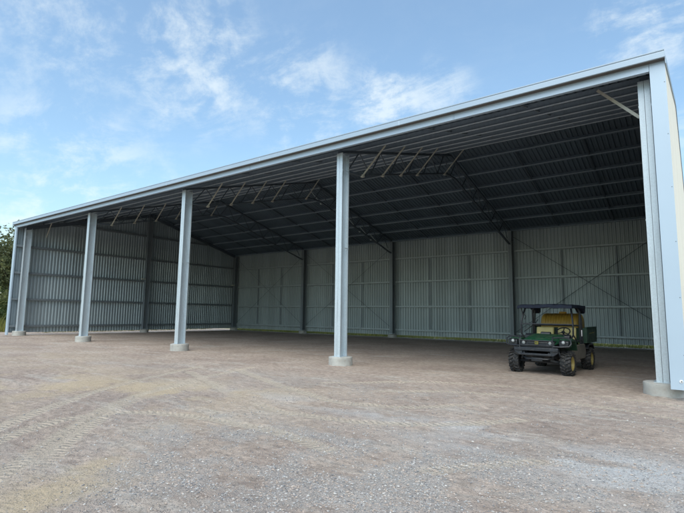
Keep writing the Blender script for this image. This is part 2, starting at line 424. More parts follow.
# ribbed sheets -------------------------------------------------------
def ribs(a, b, pitch=.214, h=.044):
    out = []; n = int((b-a)/pitch); x = a
    for i in range(n+1):
        for du, d in ((0,0),(.088,0),(.114,h),(.184,h),(.2139,0)):
            if x+du < b: out.append((x+du, d))
        x += pitch
    out.append((b, 0)); return out
def ribbed(u0, u1, put, lo, hi):
    """put(u, d, z) -> point; lo, hi give the end heights"""
    pr = ribs(u0, u1); mb = MB()
    vs = [put(u, d, lo(u)) for u, d in pr] + [put(u, d, hi(u)) for u, d in pr]; n = len(pr)
    return mb.add(vs, [(i, i+1, n+i+1, n+i) for i in range(n-1)])
GAP = .20
def wall(u0, u1, put_in, put_out, hi, min_mat, lo=GAP):
    w = ribbed(u0, u1, put_in, lambda u: lo, hi).build('wall', min_mat, shed, smooth=False)
    ribbed(u0, u1, put_out, lambda u: lo-.006, hi).build('cladding', M['wall_out'], w, smooth=False)
    return w
back = wall(XL, XR, lambda u,d,z:(u, YB+d, z), lambda u,d,z:(u, YB+.008+d, z), lambda u: 7.40, M['wall_in'])
top = lambda u: zp(u)+.19
endR = wall(YF+.01, YB, lambda u,d,z:(XR-.01+d*.6-.022,u,z), lambda u,d,z:(XR+d*.6-.022,u,z), top, M['wall_in_y'])
endL = wall(YF+.01, YB, lambda u,d,z:(XL+.01-d*.6+.022,u,z), lambda u,d,z:(XL-d*.6+.022,u,z), top, M['wall_in_y'])

# girts: C sections (web level, two flanges)
def girt_back(z, x0, x1):
    m = MB(); m.box((x0,18.915,z-.03),(x1,18.925,z+.062)); m.box((x0,18.925,z+.05),(x1,19.085,z+.062)); m.box((x0,18.925,z-.062),(x1,19.085,z-.05)); return m
for z in (.58, 2.32, 4.19, 5.97):
    for k in range(4):
        girt_back(z, XF[k+1]+(.13 if k < 4 else 0), XF[k]-.13).build('girt', M['girt_pale'], back)
def girt_end(side, z, y0, y1):
    m = MB(); xi = XR-.25 if side > 0 else XL+.25; xo = xi+.2*side
    a, b = sorted((xi, xi+.01*side)); m.box((a,y0,z-.062),(b,y1,z+.075))
    a, b = sorted((xi+.01*side, xo)); m.box((a,y0,z+.05),(b,y1,z+.062)); m.box((a,y0,z-.062),(b,y1,z-.05)); return m
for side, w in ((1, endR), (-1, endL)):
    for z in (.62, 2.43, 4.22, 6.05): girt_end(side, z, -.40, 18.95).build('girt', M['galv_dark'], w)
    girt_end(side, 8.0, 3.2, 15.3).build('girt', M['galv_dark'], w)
# girt bridging on the back wall
for k in range(4):
    for fr in (1/3, 2/3):
        x = XF[k+1]+9*fr
        for za, zb in ((.68,2.22),(2.42,4.09),(4.29,5.87)):
            MB().box((x-.035,18.93,za),(x+.035,18.965,zb)).build('girt_bridging', M['galv_dark'], back)
# rods crossing on the back wall
for k in (0, 2, 3):
    xa, xb = XF[k+1]+.15, XF[k]-.15; n = 0
    for za, zb in ((.7, 6.9), (6.9, .7)):
        MB().tube([(xa,18.86-.03*n,za),(xb,18.86-.03*n,zb)], .016 if k == 0 else .011, 6).build('brace_rod', M['rod'], back); n += 1

# columns: two lipped channels back to back on a concrete pier --------
def channel(s, d0, d1, z0, z1):
    """one lipped channel opening towards s*x, web near x = 0, from y=d0 to y=d1"""
    w, t_, l = .122, .008, .03
    pts = [(.004,d0),(w,d0),(w,d0+l),(w-t_,d0+l),(w-t_,d0+t_),(.004+t_,d0+t_),(.004+t_,d1-t_),(w-t_,d1-t_),(w-t_,d1-l),(w,d1-l),(w,d1),(.004,d1)]
    return [(s*a, b) for a, b in pts]
def column(x, y0, y1, zt, mat, parts=('front',)):
    c = empty('column', (x, y0, 0)); c.parent = shed
    D = y1-y0
    for s in (1, -1):
        m = MB(); m.prism(channel(s, 0, D, .31, zt), 2, .315, zt); m.build('channel_section', mat, c, smooth=False)
    MB().box((-.17,-.05,.30),(.17,D+.05,.314)).build('base_plate', M['galv'], c)
    for zb_ in (zt-.62, 3.95):
        for s in (1,-1): MB().box((s*.124 if s>0 else -.130, .0, zb_-.02),(.130 if s>0 else -.124, D, zb_+.02)).build('batten', mat, c)
    return c
def pier(x, y, r=.385, h=.30):
    m = MB(); m.lathe([(r+.01,-.25),(r+.004,0),(r,h*.35),(r-.003,h*.7),(r,h-.03),(r-.008,h-.008),(r-.035,h),(r-.15,h+.004)], (0,0,0), 2, 56)
    sd = random.random()*50
    for i, (px, py, pz) in enumerate(m.v):
        k = 1 + .030*(float(fbm(np.array([px*9+sd]), np.array([py*9+pz*14]), 5, 3)[0])-.5); m.v[i] = (px*k, py*k, pz + (.02*(float(fbm(np.array([px*6+sd]), np.array([py*6]), 9, 3)[0])-.5) if pz > h*.5 else 0))
    o = m.build('concrete_pier', M['concrete'], shed); o.location = (x*S, y*S, 0); return o
for x in XF:
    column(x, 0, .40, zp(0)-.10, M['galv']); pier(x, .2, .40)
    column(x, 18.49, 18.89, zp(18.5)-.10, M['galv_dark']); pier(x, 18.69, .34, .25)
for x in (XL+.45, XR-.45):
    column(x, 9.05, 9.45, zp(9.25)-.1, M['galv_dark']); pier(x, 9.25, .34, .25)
# small pale cleats on the left end posts
for y in (8.9, 18.35):
    MB().box((-36.10,y-.14,4.33),(-35.80,y+.10,4.42)).build('girt_cleat', M['brace'], endL)

# trusses -------------------------------------------------------------
def chord_z(y): return zp(y)-.98 + (.0 if 1.25 < y < 17.25 else 0)
def chord(path, lo, hi, w=.075):
    vs = []
    for a, b in ((-w,lo),(w,lo),(w,hi),(-w,hi)): vs.append(path(a,b))
    n = len(vs[0]); m = MB(); m.add([p for l in vs for p in l], [(k*n+i,k*n+i+1,((k+1)%4)*n+i+1,((k+1)%4)*n+i) for k in range(4) for i in range(n-1)]+[(0,n,2*n,3*n),(n-1,2*n-1,3*n-1,4*n-1)]); return m
def truss(x):
    tr = empty('truss', (x, 0, 0)); tr.parent = shed
    m = MB(); 
    TP = lambda a, b: [(a,0,zp(0)+b),(a,YR,zp(YR)+b),(a,2*YR,zp(0)+b)]
    chord(TP, -.105, -.015).build('top_chord', M['truss'], tr, smooth=False)
    b = [(.4,6.73),(1.25,6.80),(YR-.55,zp(YR-.55)-1.0),(YR+.55,zp(YR-.55)-1.0),(2*YR-.05,zp(2*YR-.05)-1.0)]
    chord(lambda a, h: [(a,y,z+h) for y, z in b], -.035, .035, .06).build('bottom_chord', M['truss'], tr, smooth=False)
    def bz(y):
        for (ya,za),(yb_,zb_) in zip(b[:-1], b[1:]):
            if ya <= y <= yb_: return za+(zb_-za)*(y-ya)/(yb_-ya)
    ys = [.45] + [.45+(YR-.45)*k/12 for k in range(1, 13)]
    pts = []
    for i, y in enumerate(ys): pts.append((y, bz(y) if i % 2 == 0 else zp(y)-.07))
    for (ya,za),(yb_,zb_) in zip(pts[:-1], pts[1:]):
        MB().bar((0,ya,za),(0,yb_,zb_),.035,.035).build('web_member', M['truss'], tr, smooth=False)
        MB().bar((0,2*YR-ya,za),(0,2*YR-yb_,zb_),.035,.035).build('web_member', M['truss'], tr, smooth=False)
    return tr, bz
for x in XF[1:4]:
    tr, bz = truss(x)
    for j, y in enumerate(PUR):
        if j == 4: continue
        for sg, yy in ((1, y), (-1, 2*YR-y)):
            if sg < 0 and x != -18: continue
            yy2 = yy + .07*sg
            zb_ = bz(yy)-.02; m = MB()
            m.bar((sg*.06,yy2,zb_),(sg*1.06,yy2,zp(yy)+.03),.042,.042)
            m.box((sg*.06-.05,yy2-.06,zb_-.05),(sg*.06+.05,yy2+.06,zb_+.04))
            m.build('fly_brace', M['brace'] if sg > 0 else M['girt_pale'], tr)
for x, sg in ((0, -1), (-36, 1)):
    chord(lambda a, b: [(x+a,.06,zp(.06)+b),(x+a,YR,zp(YR)+b),(x+a,2*YR,zp(0)+b)], -.26, -.012).build('rafter', M['truss'], shed, smooth=False)
    if sg < 0: MB().bar((x-.13,.32,6.52),(x-1.04,.58,zp(.58)+.02),.07,.07).build('knee_brace', M['brace'], shed)
    else: MB().bar((x+.06,1.32,6.8),(x+.75,1.32,zp(1.32)+.02),.045,.045).build('knee_brace', M['brace'], shed)

# roof ----------------------------------------------------------------
roof = empty('roof', (0, 0, 0)); roof.parent = shed
cs = 1/math.hypot(1, SL)
for s in (-1, 1):
    y_e = YF+.02 if s < 0 else YB+.15
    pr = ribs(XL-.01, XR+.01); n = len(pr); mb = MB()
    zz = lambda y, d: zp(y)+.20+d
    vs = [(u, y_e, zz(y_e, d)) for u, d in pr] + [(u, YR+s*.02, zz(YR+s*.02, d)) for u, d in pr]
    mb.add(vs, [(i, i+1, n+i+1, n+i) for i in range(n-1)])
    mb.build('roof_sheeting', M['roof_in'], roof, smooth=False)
m = MB()
for s in (-1, 1): m.bar((XL-.02,YR+s*.16,zp(YR+.16)+.262),(XR+.02,YR+s*.16,zp(YR+.16)+.262),.34,.012,(0,s*SL,1))
m.build('ridge_cap', M['trim2'], roof)
def purlin(y, z=None):
    m = MB(); z0 = zp(y); s = 1 if y < YR else -1          # Z section following the slope
    def P(a, b):
        return (y + (a*cs - b*SL*cs*s), z0 + (a*SL*cs*s + b*cs))
    w, t_ = .085, .008
    for poly in ([P(-w,0),P(t_,0),P(t_,t_),P(-w,t_)], [P(0,t_),P(t_,t_),P(t_,.19),P(0,.19)], [P(0,.19),P(w,.19),P(w,.19+t_),P(0,.19+t_)], [P(-w,t_),P(-w+t_,t_),P(-w+t_,.012),P(-w,.012)]):
        m.prism(poly, 0, XL+.06, XR-.06)
    o = m.build('purlin', M['purlin'], roof, smooth=False)
    MB().prism([P(-w-.006,-.004),P(-w+t_,-.004),P(-w+t_,.034),P(-w-.006,.034)], 0, XL+.062, XR-.062).build('purlin_lip_highlight', M['lip'], o, smooth=False)
    return o
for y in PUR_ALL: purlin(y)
for k in range(4):
    for fr in (1/3, 2/3):
        x = XF[k+1]+9*fr
        MB().bar((x,.1,zp(.1)+.14),(x,YR-.9,zp(YR-.9)+.14),.05,.03).build('bridging_bar', M['galv_dark'], roof)
        MB().bar((x,YR+.9,zp(YR+.9)+.05),(x,18.7,zp(18.7)+.05),.07,.05).build('bridging_bar', M['truss'], roof)
# barge capping on both gables
for xx, s in ((XR, 1), (XL, -1)):
    m = MB()
    for sg in (-1, 1):
        ye = YF-.10 if sg < 0 else YB+.10
        a, b = sorted((xx+.012*s, xx+.03*s)); 
        poly = [(ye,zp(ye)+.10),(YR,zp(YR)+.10),(YR,zp(YR)+.27),(ye,zp(ye)+.27)]
        m.prism(poly, 0, a, b)
    m.build('barge_capping', M['trim2'], roof, smooth=False)

# front trims, fascia and gutter --------------------------------------
m = MB(); m.box((XL+.30,YF-.012,7.275),(XR-.30,YF,7.455)); m.box((XL+.30,YF,7.275),(XR-.30,YF+.10,7.287)); m.build('fascia', M['trim'], shed)
for x in (-31.2, -22.4, -13.1, -4.6):
    MB().box((x,YF-.016,7.272),(x+.06,YF-.0125,7.456)).build('fascia_joint', M['trim2'], shed, smooth=False)
def gutter():
    x0, x1 = XL-.05, XR+.012; yb_, yf = YF-.016, YF-.17
    # quad gutter profile in (y,z): flat bottom, upright front with rolled lip
    pr = [(yb_,7.60),(yb_,7.462),(yf+.015,7.457),(yf,7.468),(yf,7.585),(yf+.004,7.605),(yf-.012,7.622),(yf-.012,7.645),(yf+.012,7.645),(yf+.012,7.62)]
    th = .008; m = MB(); n = len(pr); vs = []
    for x in (x0, x1): vs += [(x, y, z) for y, z in pr]
    m.add(vs, [(i, i+1, n+i+1, n+i) for i in range(n-1)])
    for x in (x0, x1): m.prism([(yb_,7.595),(yb_,7.464),(yf+.016,7.458),(yf+.002,7.470),(yf+.002,7.595)], 0, x-.003, x+.003)
    g = m.build('gutter', M['trim2'], shed, smooth=False)
    MB().box((x0+.01,yf+.022,7.446),(x1-.01,yb_-.004,7.4535)).build('gutter_underside_shade', M['gutter_shade'], g, smooth=False)
    for x in np.arange(x0+5.8, x1-2, 6.1):
        MB().prism([(yb_-.001,7.457),(yf+.013,7.450),(yf-.005,7.465),(yf-.005,7.60),(yf-.001,7.60),(yf-.001,7.467),(yf+.014,7.453),(yb_-.001,7.461)], 0, x, x+.05).build('gutter_joint', M['trim'], g, smooth=False)
gutter()
for sx, xo in ((1, XR+.004), (-1, XL-.004)):
    xi = xo-sx*.297; m = MB(); a, b = sorted((xi, xo))
    m.box((a,YF-.014,.235 if sx > 0 else .05),(b,YF-.004,7.450))
    a, b = sorted((xi, xi+.012*sx)); m.box((a,YF-.004,.235 if sx > 0 else .05),(b,YF+.06,7.27))
    if sx < 0:
        a, b = sorted((xo, xo+.01)); m.box((XL-.022,YF-.014,.05),(XL-.006,YF+.16,7.450))
    o = m.build('corner_trim', M['trim'], shed)
    for zz in (.95, 2.15, 3.35, 4.55, 5.75, 6.95):
        MB().lathe([(0,-.007),(.008,-.007),(.011,0)], (xo-sx*.03,YF-.014,zz), 1, 8).build('screw', M['galv_dark'], o)
    if sx > 0:
        k = MB(); k.lathe([(0,-.012),(.03,-.012),(.034,0)], (.345,YF-.015,.41), 1, 16); k.build('cap', M['white'], o)
        k = MB(); k.lathe([(0,-.012),(.012,-.012),(.012,0)], (.352,YF-.028,.41), 1, 10); k.build('bolt', M['rod'], o)

# ------------------------------------------------------------------ utility vehicle
uv = empty('utility_vehicle', (-3.16, 3.885, 0), R(-3))
tag(uv, 'muddy dark green utility vehicle with black canopy and cream seats parked in the shed', 'utility vehicle')
FA, RA = -1.175, 1.175
def wheel_parts():
    r, w = .352, .15
    t_ = MB()
    t_.lathe([(.20,-w*.8),(.26,-w),(.30,-w*.98),(.316,-w*.82),(.322,0),(.316,w*.82),(.30,w*.98),(.26,w),(.20,w*.8)], (0,0,0), 0, 40, cap=False)
    for k in range(20):                                # chevron lugs
        for s in (-1, 1):
            a0 = 2*math.pi*(k+(.5 if s > 0 else 0))/20
            def P(x, da, rr): return (x, rr*math.cos(a0+da), rr*math.sin(a0+da))
            pts = [(s*.012,.16),(s*.08,.06),(s*.148,-.02)]
            for (xa,da),(xb,db) in zip(pts[:-1], pts[1:]):
                ra, rb = (.345 if abs(xa) < .1 else .325), (.345 if abs(xb) < .1 else .325)
                hw = .042
                t_.add([P(xa,da-hw,ra-.05),P(xa,da+hw,ra-.05),P(xa,da+hw*.8,ra+.026),P(xa,da-hw*.8,ra+.026),
                        P(xb,db-hw,rb-.05),P(xb,db+hw,rb-.05),P(xb,db+hw*.8,rb+.026),P(xb,db-hw*.8,rb+.026)],
                       [(0,1,2,3),(7,6,5,4),(0,4,5,1),(1,5,6,2),(2,6,7,3),(3,7,4,0)])
    tyre = t_.build('tyre', M['rubber'], None)
    m = MB(); m.lathe([(.215,-.02),(.205,.0),(.215,.11),(.205,.125),(.185,.10),(.17,.05),(.10,.045),(.085,.075),(.05,.085),(0,.085)], (0,0,0), 0, 32, cap=False)
    for k in range(5):
        a = k*2*math.pi/5; m.lathe([(0,.06),(.012,.06),(.012,.04)], (0,.13*math.cos(a),.13*math.sin(a)), 0, 8)
    hb = MB().lathe([(.215,-.13),(.205,-.14),(.19,-.06),(.10,-.05),(.09,-.10),(0,-.11)], (0,0,0), 0, 28, cap=False)
    return tyre, m.build('rim', M['rim'], None), hb.build('brake_hub', M['black'], None)
tyre, rim, hub = wheel_parts(); first = True
for y in (FA, RA):
    for s in (1, -1):
        w = empty('wheel', (s*.755, y, .352)); w.parent = uv
        w.rotation_euler = (R(random.uniform(0,40)), 0, 0 if s > 0 else math.pi)
        if first: tyre.parent = w; rim.parent = w; hub.parent = w; first = False
        else: copy_of(tyre, w); copy_of(rim, w); copy_of(hub, w)
# chassis and running gear
m = MB(); m.box((-.42,-1.40,.44),(.42,1.60,.60)); m.box((-.50,-.62,.40),(.50,.62,.47))
m.prism([(-1.5,.58),(-1.42,.44),(-1.0,.36),(-.6,.36),(-.6,.58)], 0, -.34, .34)
m.build('chassis', M['black'], uv, bevel=.02)
for y in (FA, RA):
    m = MB(); m.tube([(-.62,y,.36),(.62,y,.36)], .045, 10)
    for s in (1,-1):
        m.tube([(s*.60,y,.42),(s*.42,y+.02,.86)], .045, 10); m.bar((s*.30,y-.18,.42),(s*.62,y,.34),.06,.05); m.bar((s*.30,y+.18,.42),(s*.62,y,.34),.06,.05)
    m.build('axle', M['bar'], uv)
# hood: lofted
secs = [(-1.57,.50,.83,.955),(-1.50,.54,.80,1.005),(-1.30,.575,.80,1.06),(-1.0,.61,.82,1.10),(-.70,.64,.86,1.135),(-.52,.66,.9,1.15)]
m = MB(); N = 13; vs = []
for y, hw, z0, z1 in secs:
    for k in range(N):
        u = -1+2*k/(N-1); e = abs(u)**6
        crown = .03*(1-u*u) + .02*math.exp(-((abs(u)-.55)/.16)**2)
        vs.append((hw*u, y, z1 + crown - (z1-z0)*e*.55))
n = len(secs)
m.add(vs, [(i*N+k, i*N+k+1, (i+1)*N+k+1, (i+1)*N+k) for i in range(n-1) for k in range(N-1)])
h = m.build('hood', M['green'], uv, angle=60)
sd = h.modifiers.new('solid', 'SOLIDIFY'); sd.thickness = .02; h.modifiers.new('s', 'SUBSURF').render_levels = 1
# nose panel and grille
MB().prism([(-1.555,.955),(-1.575,.80),(-1.50,.74),(-1.0,.74),(-1.0,1.0),(-1.50,1.0)], 0, -.50, .50).build('nose_panel', M['black'], uv, bevel=.02)
g = MB()
for k in range(5): g.bar((-.27,-1.575,.835+.022*k),(.27,-1.575,.835+.022*k),.012,.009)
g.build('grille', M['bar'], uv)
b = MB().box((-.055,-1.603,.885),(.055,-1.583,.985)).build('badge', M['badge'], uv, bevel=.012)
# leaping deer shape on the badge, small and flat
d = MB(); z0, x0 = .93, 0
for pl in ([(-.032,.012),(-.005,.018),(.02,.008),(.022,-.004),(-.012,-.004),(-.03,-.002)], [(-.03,.010),(-.044,.026),(-.040,.030),(-.022,.016)], [(.016,.004),(.036,-.022),(.030,-.026),(.010,-.002)], [(-.028,0),(-.044,-.022),(-.038,-.026),(-.018,-.002)]):
    d.prism([(x0+a, z0+c) for a, c in pl], 1, -1.608, -1.604)
d.build('emblem', M['green'], b, smooth=False)
for s in (1, -1):
    for x, y, z, r in ((s*.385,-1.585,.93,.05), (s*.735,-1.515,.965,.047)):
        hl = empty('headlight', (x, y, z)); hl.parent = uv
        MB().lathe([(r+.024,-.006),(r+.026,.0),(r+.018,.07),(0,.09)], (0,0,0), 1, 24).build('bezel', M['black'], hl)
        MB().lathe([(0,-.030),(r*.5,-.027),(r*.85,-.016),(r,-.004)], (0,0,0), 1, 24).build('lens', M['lamp'], hl)
    # front fender: green top, black arch
    prof = [(-1.30,.86),(-1.30,1.0),(-1.24,1.055),(-1.05,1.075),(-.82,1.04),(-.70,.92),(-.62,.70),(-.66,.70),(-.76,.88),(-.87,.97),(-1.08,1.0),(-1.22,.97),(-1.25,.90),(-1.26,.82)]
    a, b_ = sorted((s*.56, s*.90))
    MB().prism(prof, 0, a, b_).build('front_fender', M['green_d'], uv, bevel=.02)
    m = MB(); a, b_ = sorted((s*.60, s*.88)); m.prism([(-1.50,.80),(-1.50,1.0),(-1.42,1.03),(-1.30,1.02),(-1.30,.84)], 0, a, b_); m.build('headlight_housing', M['black'], uv, bevel=.03)
# bumper and brush guard
m = MB()
m.box((-.64,-1.72,.695),(.64,-1.63,.80)); m.box((-.44,-1.70,.56),(.44,-1.63,.625))
for s in (1,-1):
    m.prism([(s*.64,.80),(s*.64,.66),(s*.50,.56),(s*.40,.56),(s*.40,.80)], 1, -1.69, -1.62)
    m.box((s*.36-.03,-1.66,.60),(s*.36+.03,-1.40,.66))
m.build('bumper', M['bar'], uv, bevel=.015)
for s in (1,-1):
    MB().lathe([(0,-.008),(.05,-.008),(.052,.03)], (s*.53,-1.69,.715), 1, 20).build('bumper_hole', M['black'], uv)
    m = MB()
    m.tube([(s*.48,-1.66,.80),(s*.48,-1.67,1.02),(s*.46,-1.60,1.10),(s*.45,-1.50,1.12)], .02, 8)
    m.tube([(s*.48,-1.66,.84),(s*.70,-1.62,.84),(s*.90,-1.55,.86),(s*.945,-1.50,.93),(s*.93,-1.48,1.04),(s*.84,-1.50,1.10),(s*.66,-1.55,1.11),(s*.48,-1.60,1.09)], .02, 8)
    m.build('headlight_guard', M['bar'], uv)
m = MB(); m.tube([(-.48,-1.67,1.0),(.48,-1.67,1.0)], .018, 8); m.tube([(-.48,-1.66,.87),(.48,-1.66,.87)], .014, 8)
m.build('brush_guard', M['bar'], uv)
m = MB(); m.tube([(-.42,-1.5,.50),(-.30,-1.60,.46),(.30,-1.60,.46),(.42,-1.5,.50)], .03, 8); m.box((-.16,-1.62,.40),(.16,-1.50,.50)); m.build('skid_plate', M['black'], uv)
# cab
m = MB(); m.box((-.72,-.60,.46),(.72,.40,.53)); m.build('floor_pan', M['black'], uv, bevel=.01)
m = MB(); m.prism([(-.62,.62),(-.60,1.12),(-.50,1.18),(-.38,1.14),(-.34,1.0),(-.48,.90),(-.50,.62)], 0, -.68, .68); m.build('dashboard', M['black'], uv, bevel=.02)
m = MB(); m.prism([(-.58,1.15),(-.55,1.23),(-.45,1.24),(-.40,1.17)], 0, -.20, .10); m.build('instrument_pod', M['black'], uv, bevel=.02)
for s in (1,-1):
    a, b_ = (.06,.62) if s > 0 else (-.62,-.06)
    st_ = empty('seat', ((a+b_)/2, .2, 0)); st_.parent = uv; w = (b_-a)/2
    MB().box((-w,-.34,.84),(w,.16,.97)).build('seat_cushion', M['seat'], st_, bevel=.045, segs=3)
    MB().prism([(.12,.96),(.20,1.38),(.30,1.37),(.24,.94)], 0, -w, w).build('backrest', M['seat'], st_, bevel=.045, segs=3)
    MB().box((-w+.03,-.30,.52),(w-.03,.14,.84)).build('seat_base', M['black'], st_)
m = MB(); ring = []
sw = empty('steering_wheel', (.36, -.10, 1.24)); sw.parent = uv; sw.rotation_euler = (R(38), 0, 0)
m.tube([(.205*math.cos(a), .205*math.sin(a), 0) for a in np.linspace(0, 2*math.pi, 29)[:-1]], .02, 8, closed=True)
m.build('wheel_ring', M['black'], sw)
m = MB()
for a in (90, 210, 330): m.bar((0,0,-.02),(.2*math.cos(R(a)),.2*math.sin(R(a)),0),.03,.015)
m.lathe([(0,.012),(.05,.005),(.055,-.03)], (0,0,0), 2, 16); m.tube([(0,0,-.03),(0,-.02,-.32)], .025, 8)
m.build('spokes', M['black'], sw)
# roll frame
for s in (1,-1):
    MB().tube([(s*.66,-.52,.95),(s*.78,-.58,1.16),(s*.79,-.60,1.48),(s*.74,-.50,1.80),(s*.69,-.40,2.02)], .026, 8).build('front_post', M['black'], uv)
    m = MB(); m.tube([(s*.74,.42,.60),(s*.74,.42,1.9),(s*.68,.40,2.03)], .034, 8); m.tube([(s*.76,.62,.80),(s*.74,.60,1.6),(s*.70,.56,2.02)], .026, 8); m.build('rear_post', M['black'], uv)
    MB().tube([(s*.69,-.45,2.02),(s*.70,.2,2.05),(s*.70,.62,2.03)], .024, 8).build('roof_rail', M['black'], uv)
    # lower door bars
    MB().tube([(s*.78,-.56,1.16),(s*.80,-.30,.98),(s*.80,.30,.98),(s*.76,.42,1.1)], .022, 8).build('side_bar', M['bar'], uv)
MB().tube([(-.80,-.605,1.48),(.80,-.605,1.48)], .017, 8).build('windscreen_bar', M['bar'], uv)
MB().tube([(-.74,.42,1.44),(.74,.42,1.44)], .026, 8).build('seat_back_bar', M['black'], uv)
MB().box((.775,.40,1.10),(.80,.44,1.30)).build('reflector', M['white'], uv, bevel=.005)
MB().tube([(-.72,-.52,1.22),(-.50,-.05,1.50),(-.45,.05,1.62)], .012, 6).build('lever', M['black'], uv)
# wiper/strap hanging from the canopy on the far side
m = MB(); m.tube([(-.78,-.60,2.0),(-.74,-.55,1.82),(-.66,-.5,1.72),(-.70,-.5,1.62)], .014, 6); m.build('strap', M['black'], uv)
# canopy: sagging fabric-like slab
nx_, ny_ = 17, 13; vs = []
for lay in (0, 1):
    for j in range(ny_):
        for i in range(nx_):
            u, v = -1+2*i/(nx_-1), -1+2*j/(ny_-1)
            x, y = .83*u, .02+.83*v
            z = 2.115 - .028*abs(u)**4 - .03*max(0,-v)**4 + .012*math.sin(7*u+2*v)*math.cos(3*v+u) + .008*math.sin(13*u)
            if lay == 0:
                rim_ = max(abs(u), abs(v)) > .95; z -= .105 if rim_ else .05
            vs.append((x, y, z))
n1 = nx_*ny_; fs = []
for j in range(ny_-1):
    for i in range(nx_-1):
        a = j*nx_+i; fs += [(a, a+nx_, a+nx_+1, a+1), (n1+a, n1+a+1, n1+a+nx_+1, n1+a+nx_)]
edge_ = [i for i in range(nx_)] + [j*nx_+nx_-1 for j in range(1,ny_)] + [(ny_-1)*nx_+i for i in range(nx_-2,-1,-1)] + [j*nx_ for j in range(ny_-2,0,-1)]
for a, b_ in zip(edge_, edge_[1:]+edge_[:1]): fs.append((a, b_, n1+b_, n1+a))
MB().add(vs, fs).build('canopy', M['canvas'], uv, bevel=.012, angle=40)
for s in (1,-1):
    MB().prism([(.28,2.04),(.86,2.06),(.86,1.86),(.74,1.82),(.60,1.90),(.42,1.97)], 0, min(s*.60,s*.82), max(s*.60,s*.82)).build('canopy_flap', M['canvas'], uv, bevel=.025)
    a, b_ = sorted((s*.70, s*.80))
    MB().prism([(-.58,.47),(-.58,.62),(-.36,.84),(.72,.86),(.82,.62),(.70,.40),(-.42,.40)], 0, a, b_).build('side_panel', M['dust'], uv, bevel=.02)
# cargo box
cb = empty('cargo_box', (0, 0, 0)); cb.parent = uv
y0, y1, z0, z1, hw = .62, 1.98, .93, 1.36, .88
MB().box((-hw,y0,z0-.05),(hw,y1,z0)).build('box_floor', M['green_d'], cb)
for s in (1,-1):
    a, b_ = sorted((s*hw, s*(hw-.045))); m = MB(); m.box((a,y0,z0),(b_,y1,z1))
    a2, b2 = sorted((s*(hw+.02), s*(hw-.06))); m.box((a2,y0-.01,z1),(b2,y1+.01,z1+.035)); m.box((min(s*hw,s*(hw+.015)),y0+.02,z0+.02),(max(s*hw,s*(hw+.015)),y0+.09,z1)); m.box((min(s*hw,s*(hw+.015)),y1-.09,z0+.02),(max(s*hw,s*(hw+.015)),y1-.02,z1))
    m.build('box_side', M['green_d'], cb, bevel=.008)
    a3, b3 = sorted((s*(hw+.001), s*(hw+.006))); MB().prism([(.98,1.175),(1.62,1.195),(1.62,1.215),(.98,1.19)], 0, a3, b3).build('side_stripe', M['badge'], cb, smooth=False)
MB().box((-hw+.046,y0,z0),(hw-.046,y0+.045,z1)).build('box_front', M['green_d'], cb, bevel=.008)
MB().box((-hw+.046,y1-.045,z0),(hw-.046,y1,z1-.02)).build('tailgate', M['green_d'], cb, bevel=.008)
for s in (1,-1):
    a, b_ = sorted((s*.58, s*.88))
    MB().prism([(.74,.70),(.82,.80),(.95,.86),(1.40,.86),(1.55,.78),(1.62,.66),(1.58,.66),(1.5,.74),(1.38,.81),(.97,.81),(.86,.76),(.79,.68)], 0, a, b_).build('rear_fender', M['black'], uv, bevel=.01)

# spray tank riding in the cargo box
tk = empty('spray_tank', (-3.16+.06, 3.885+1.24, .935), R(-3))
tag(tk, 'ochre yellow plastic spray tank lying in the cargo box behind the seats', 'tank')
m = MB(); prof = []
def sec(k): return [(k*.46*np.sign(math.cos(a))*abs(math.cos(a))**.75, .44 + k*.46*np.sign(math.sin(a))*abs(math.sin(a))**.75) for a in np.linspace(0, 2*math.pi, 29)[:-1]]
xs = [(-.60,.86),(-.585,.93),(-.55,.98),(-.50,1.0)]
for k in range(-5, 6):
    x = k*.085; xs += [(x-.018,1.0),(x-.012,.975),(x+.012,.975),(x+.018,1.0)]
xs += [(.50,1.0),(.55,.98),(.585,.93),(.60,.86)]
vs = [(x, u, v) for x, k in xs for u, v in sec(k)]; q = 28
m.add(vs, [(i*q+k, i*q+(k+1)%q, (i+1)*q+(k+1)%q, (i+1)*q+k) for i in range(len(xs)-1) for k in range(q)] + [tuple(range(q-1,-1,-1)), tuple((len(xs)-1)*q+k for k in range(q))])
m.build('tank_body', M['tank'], tk, angle=50)
MB().lathe([(.12,-.02),(.12,.04),(.10,.055),(0,.06)], (.02,0,.90), 2, 24).build('filler_cap', M['tank'], tk)
MB().box((-.55,-.36,0),(.55,.36,.06)).build('tank_cradle', M['black'], tk)

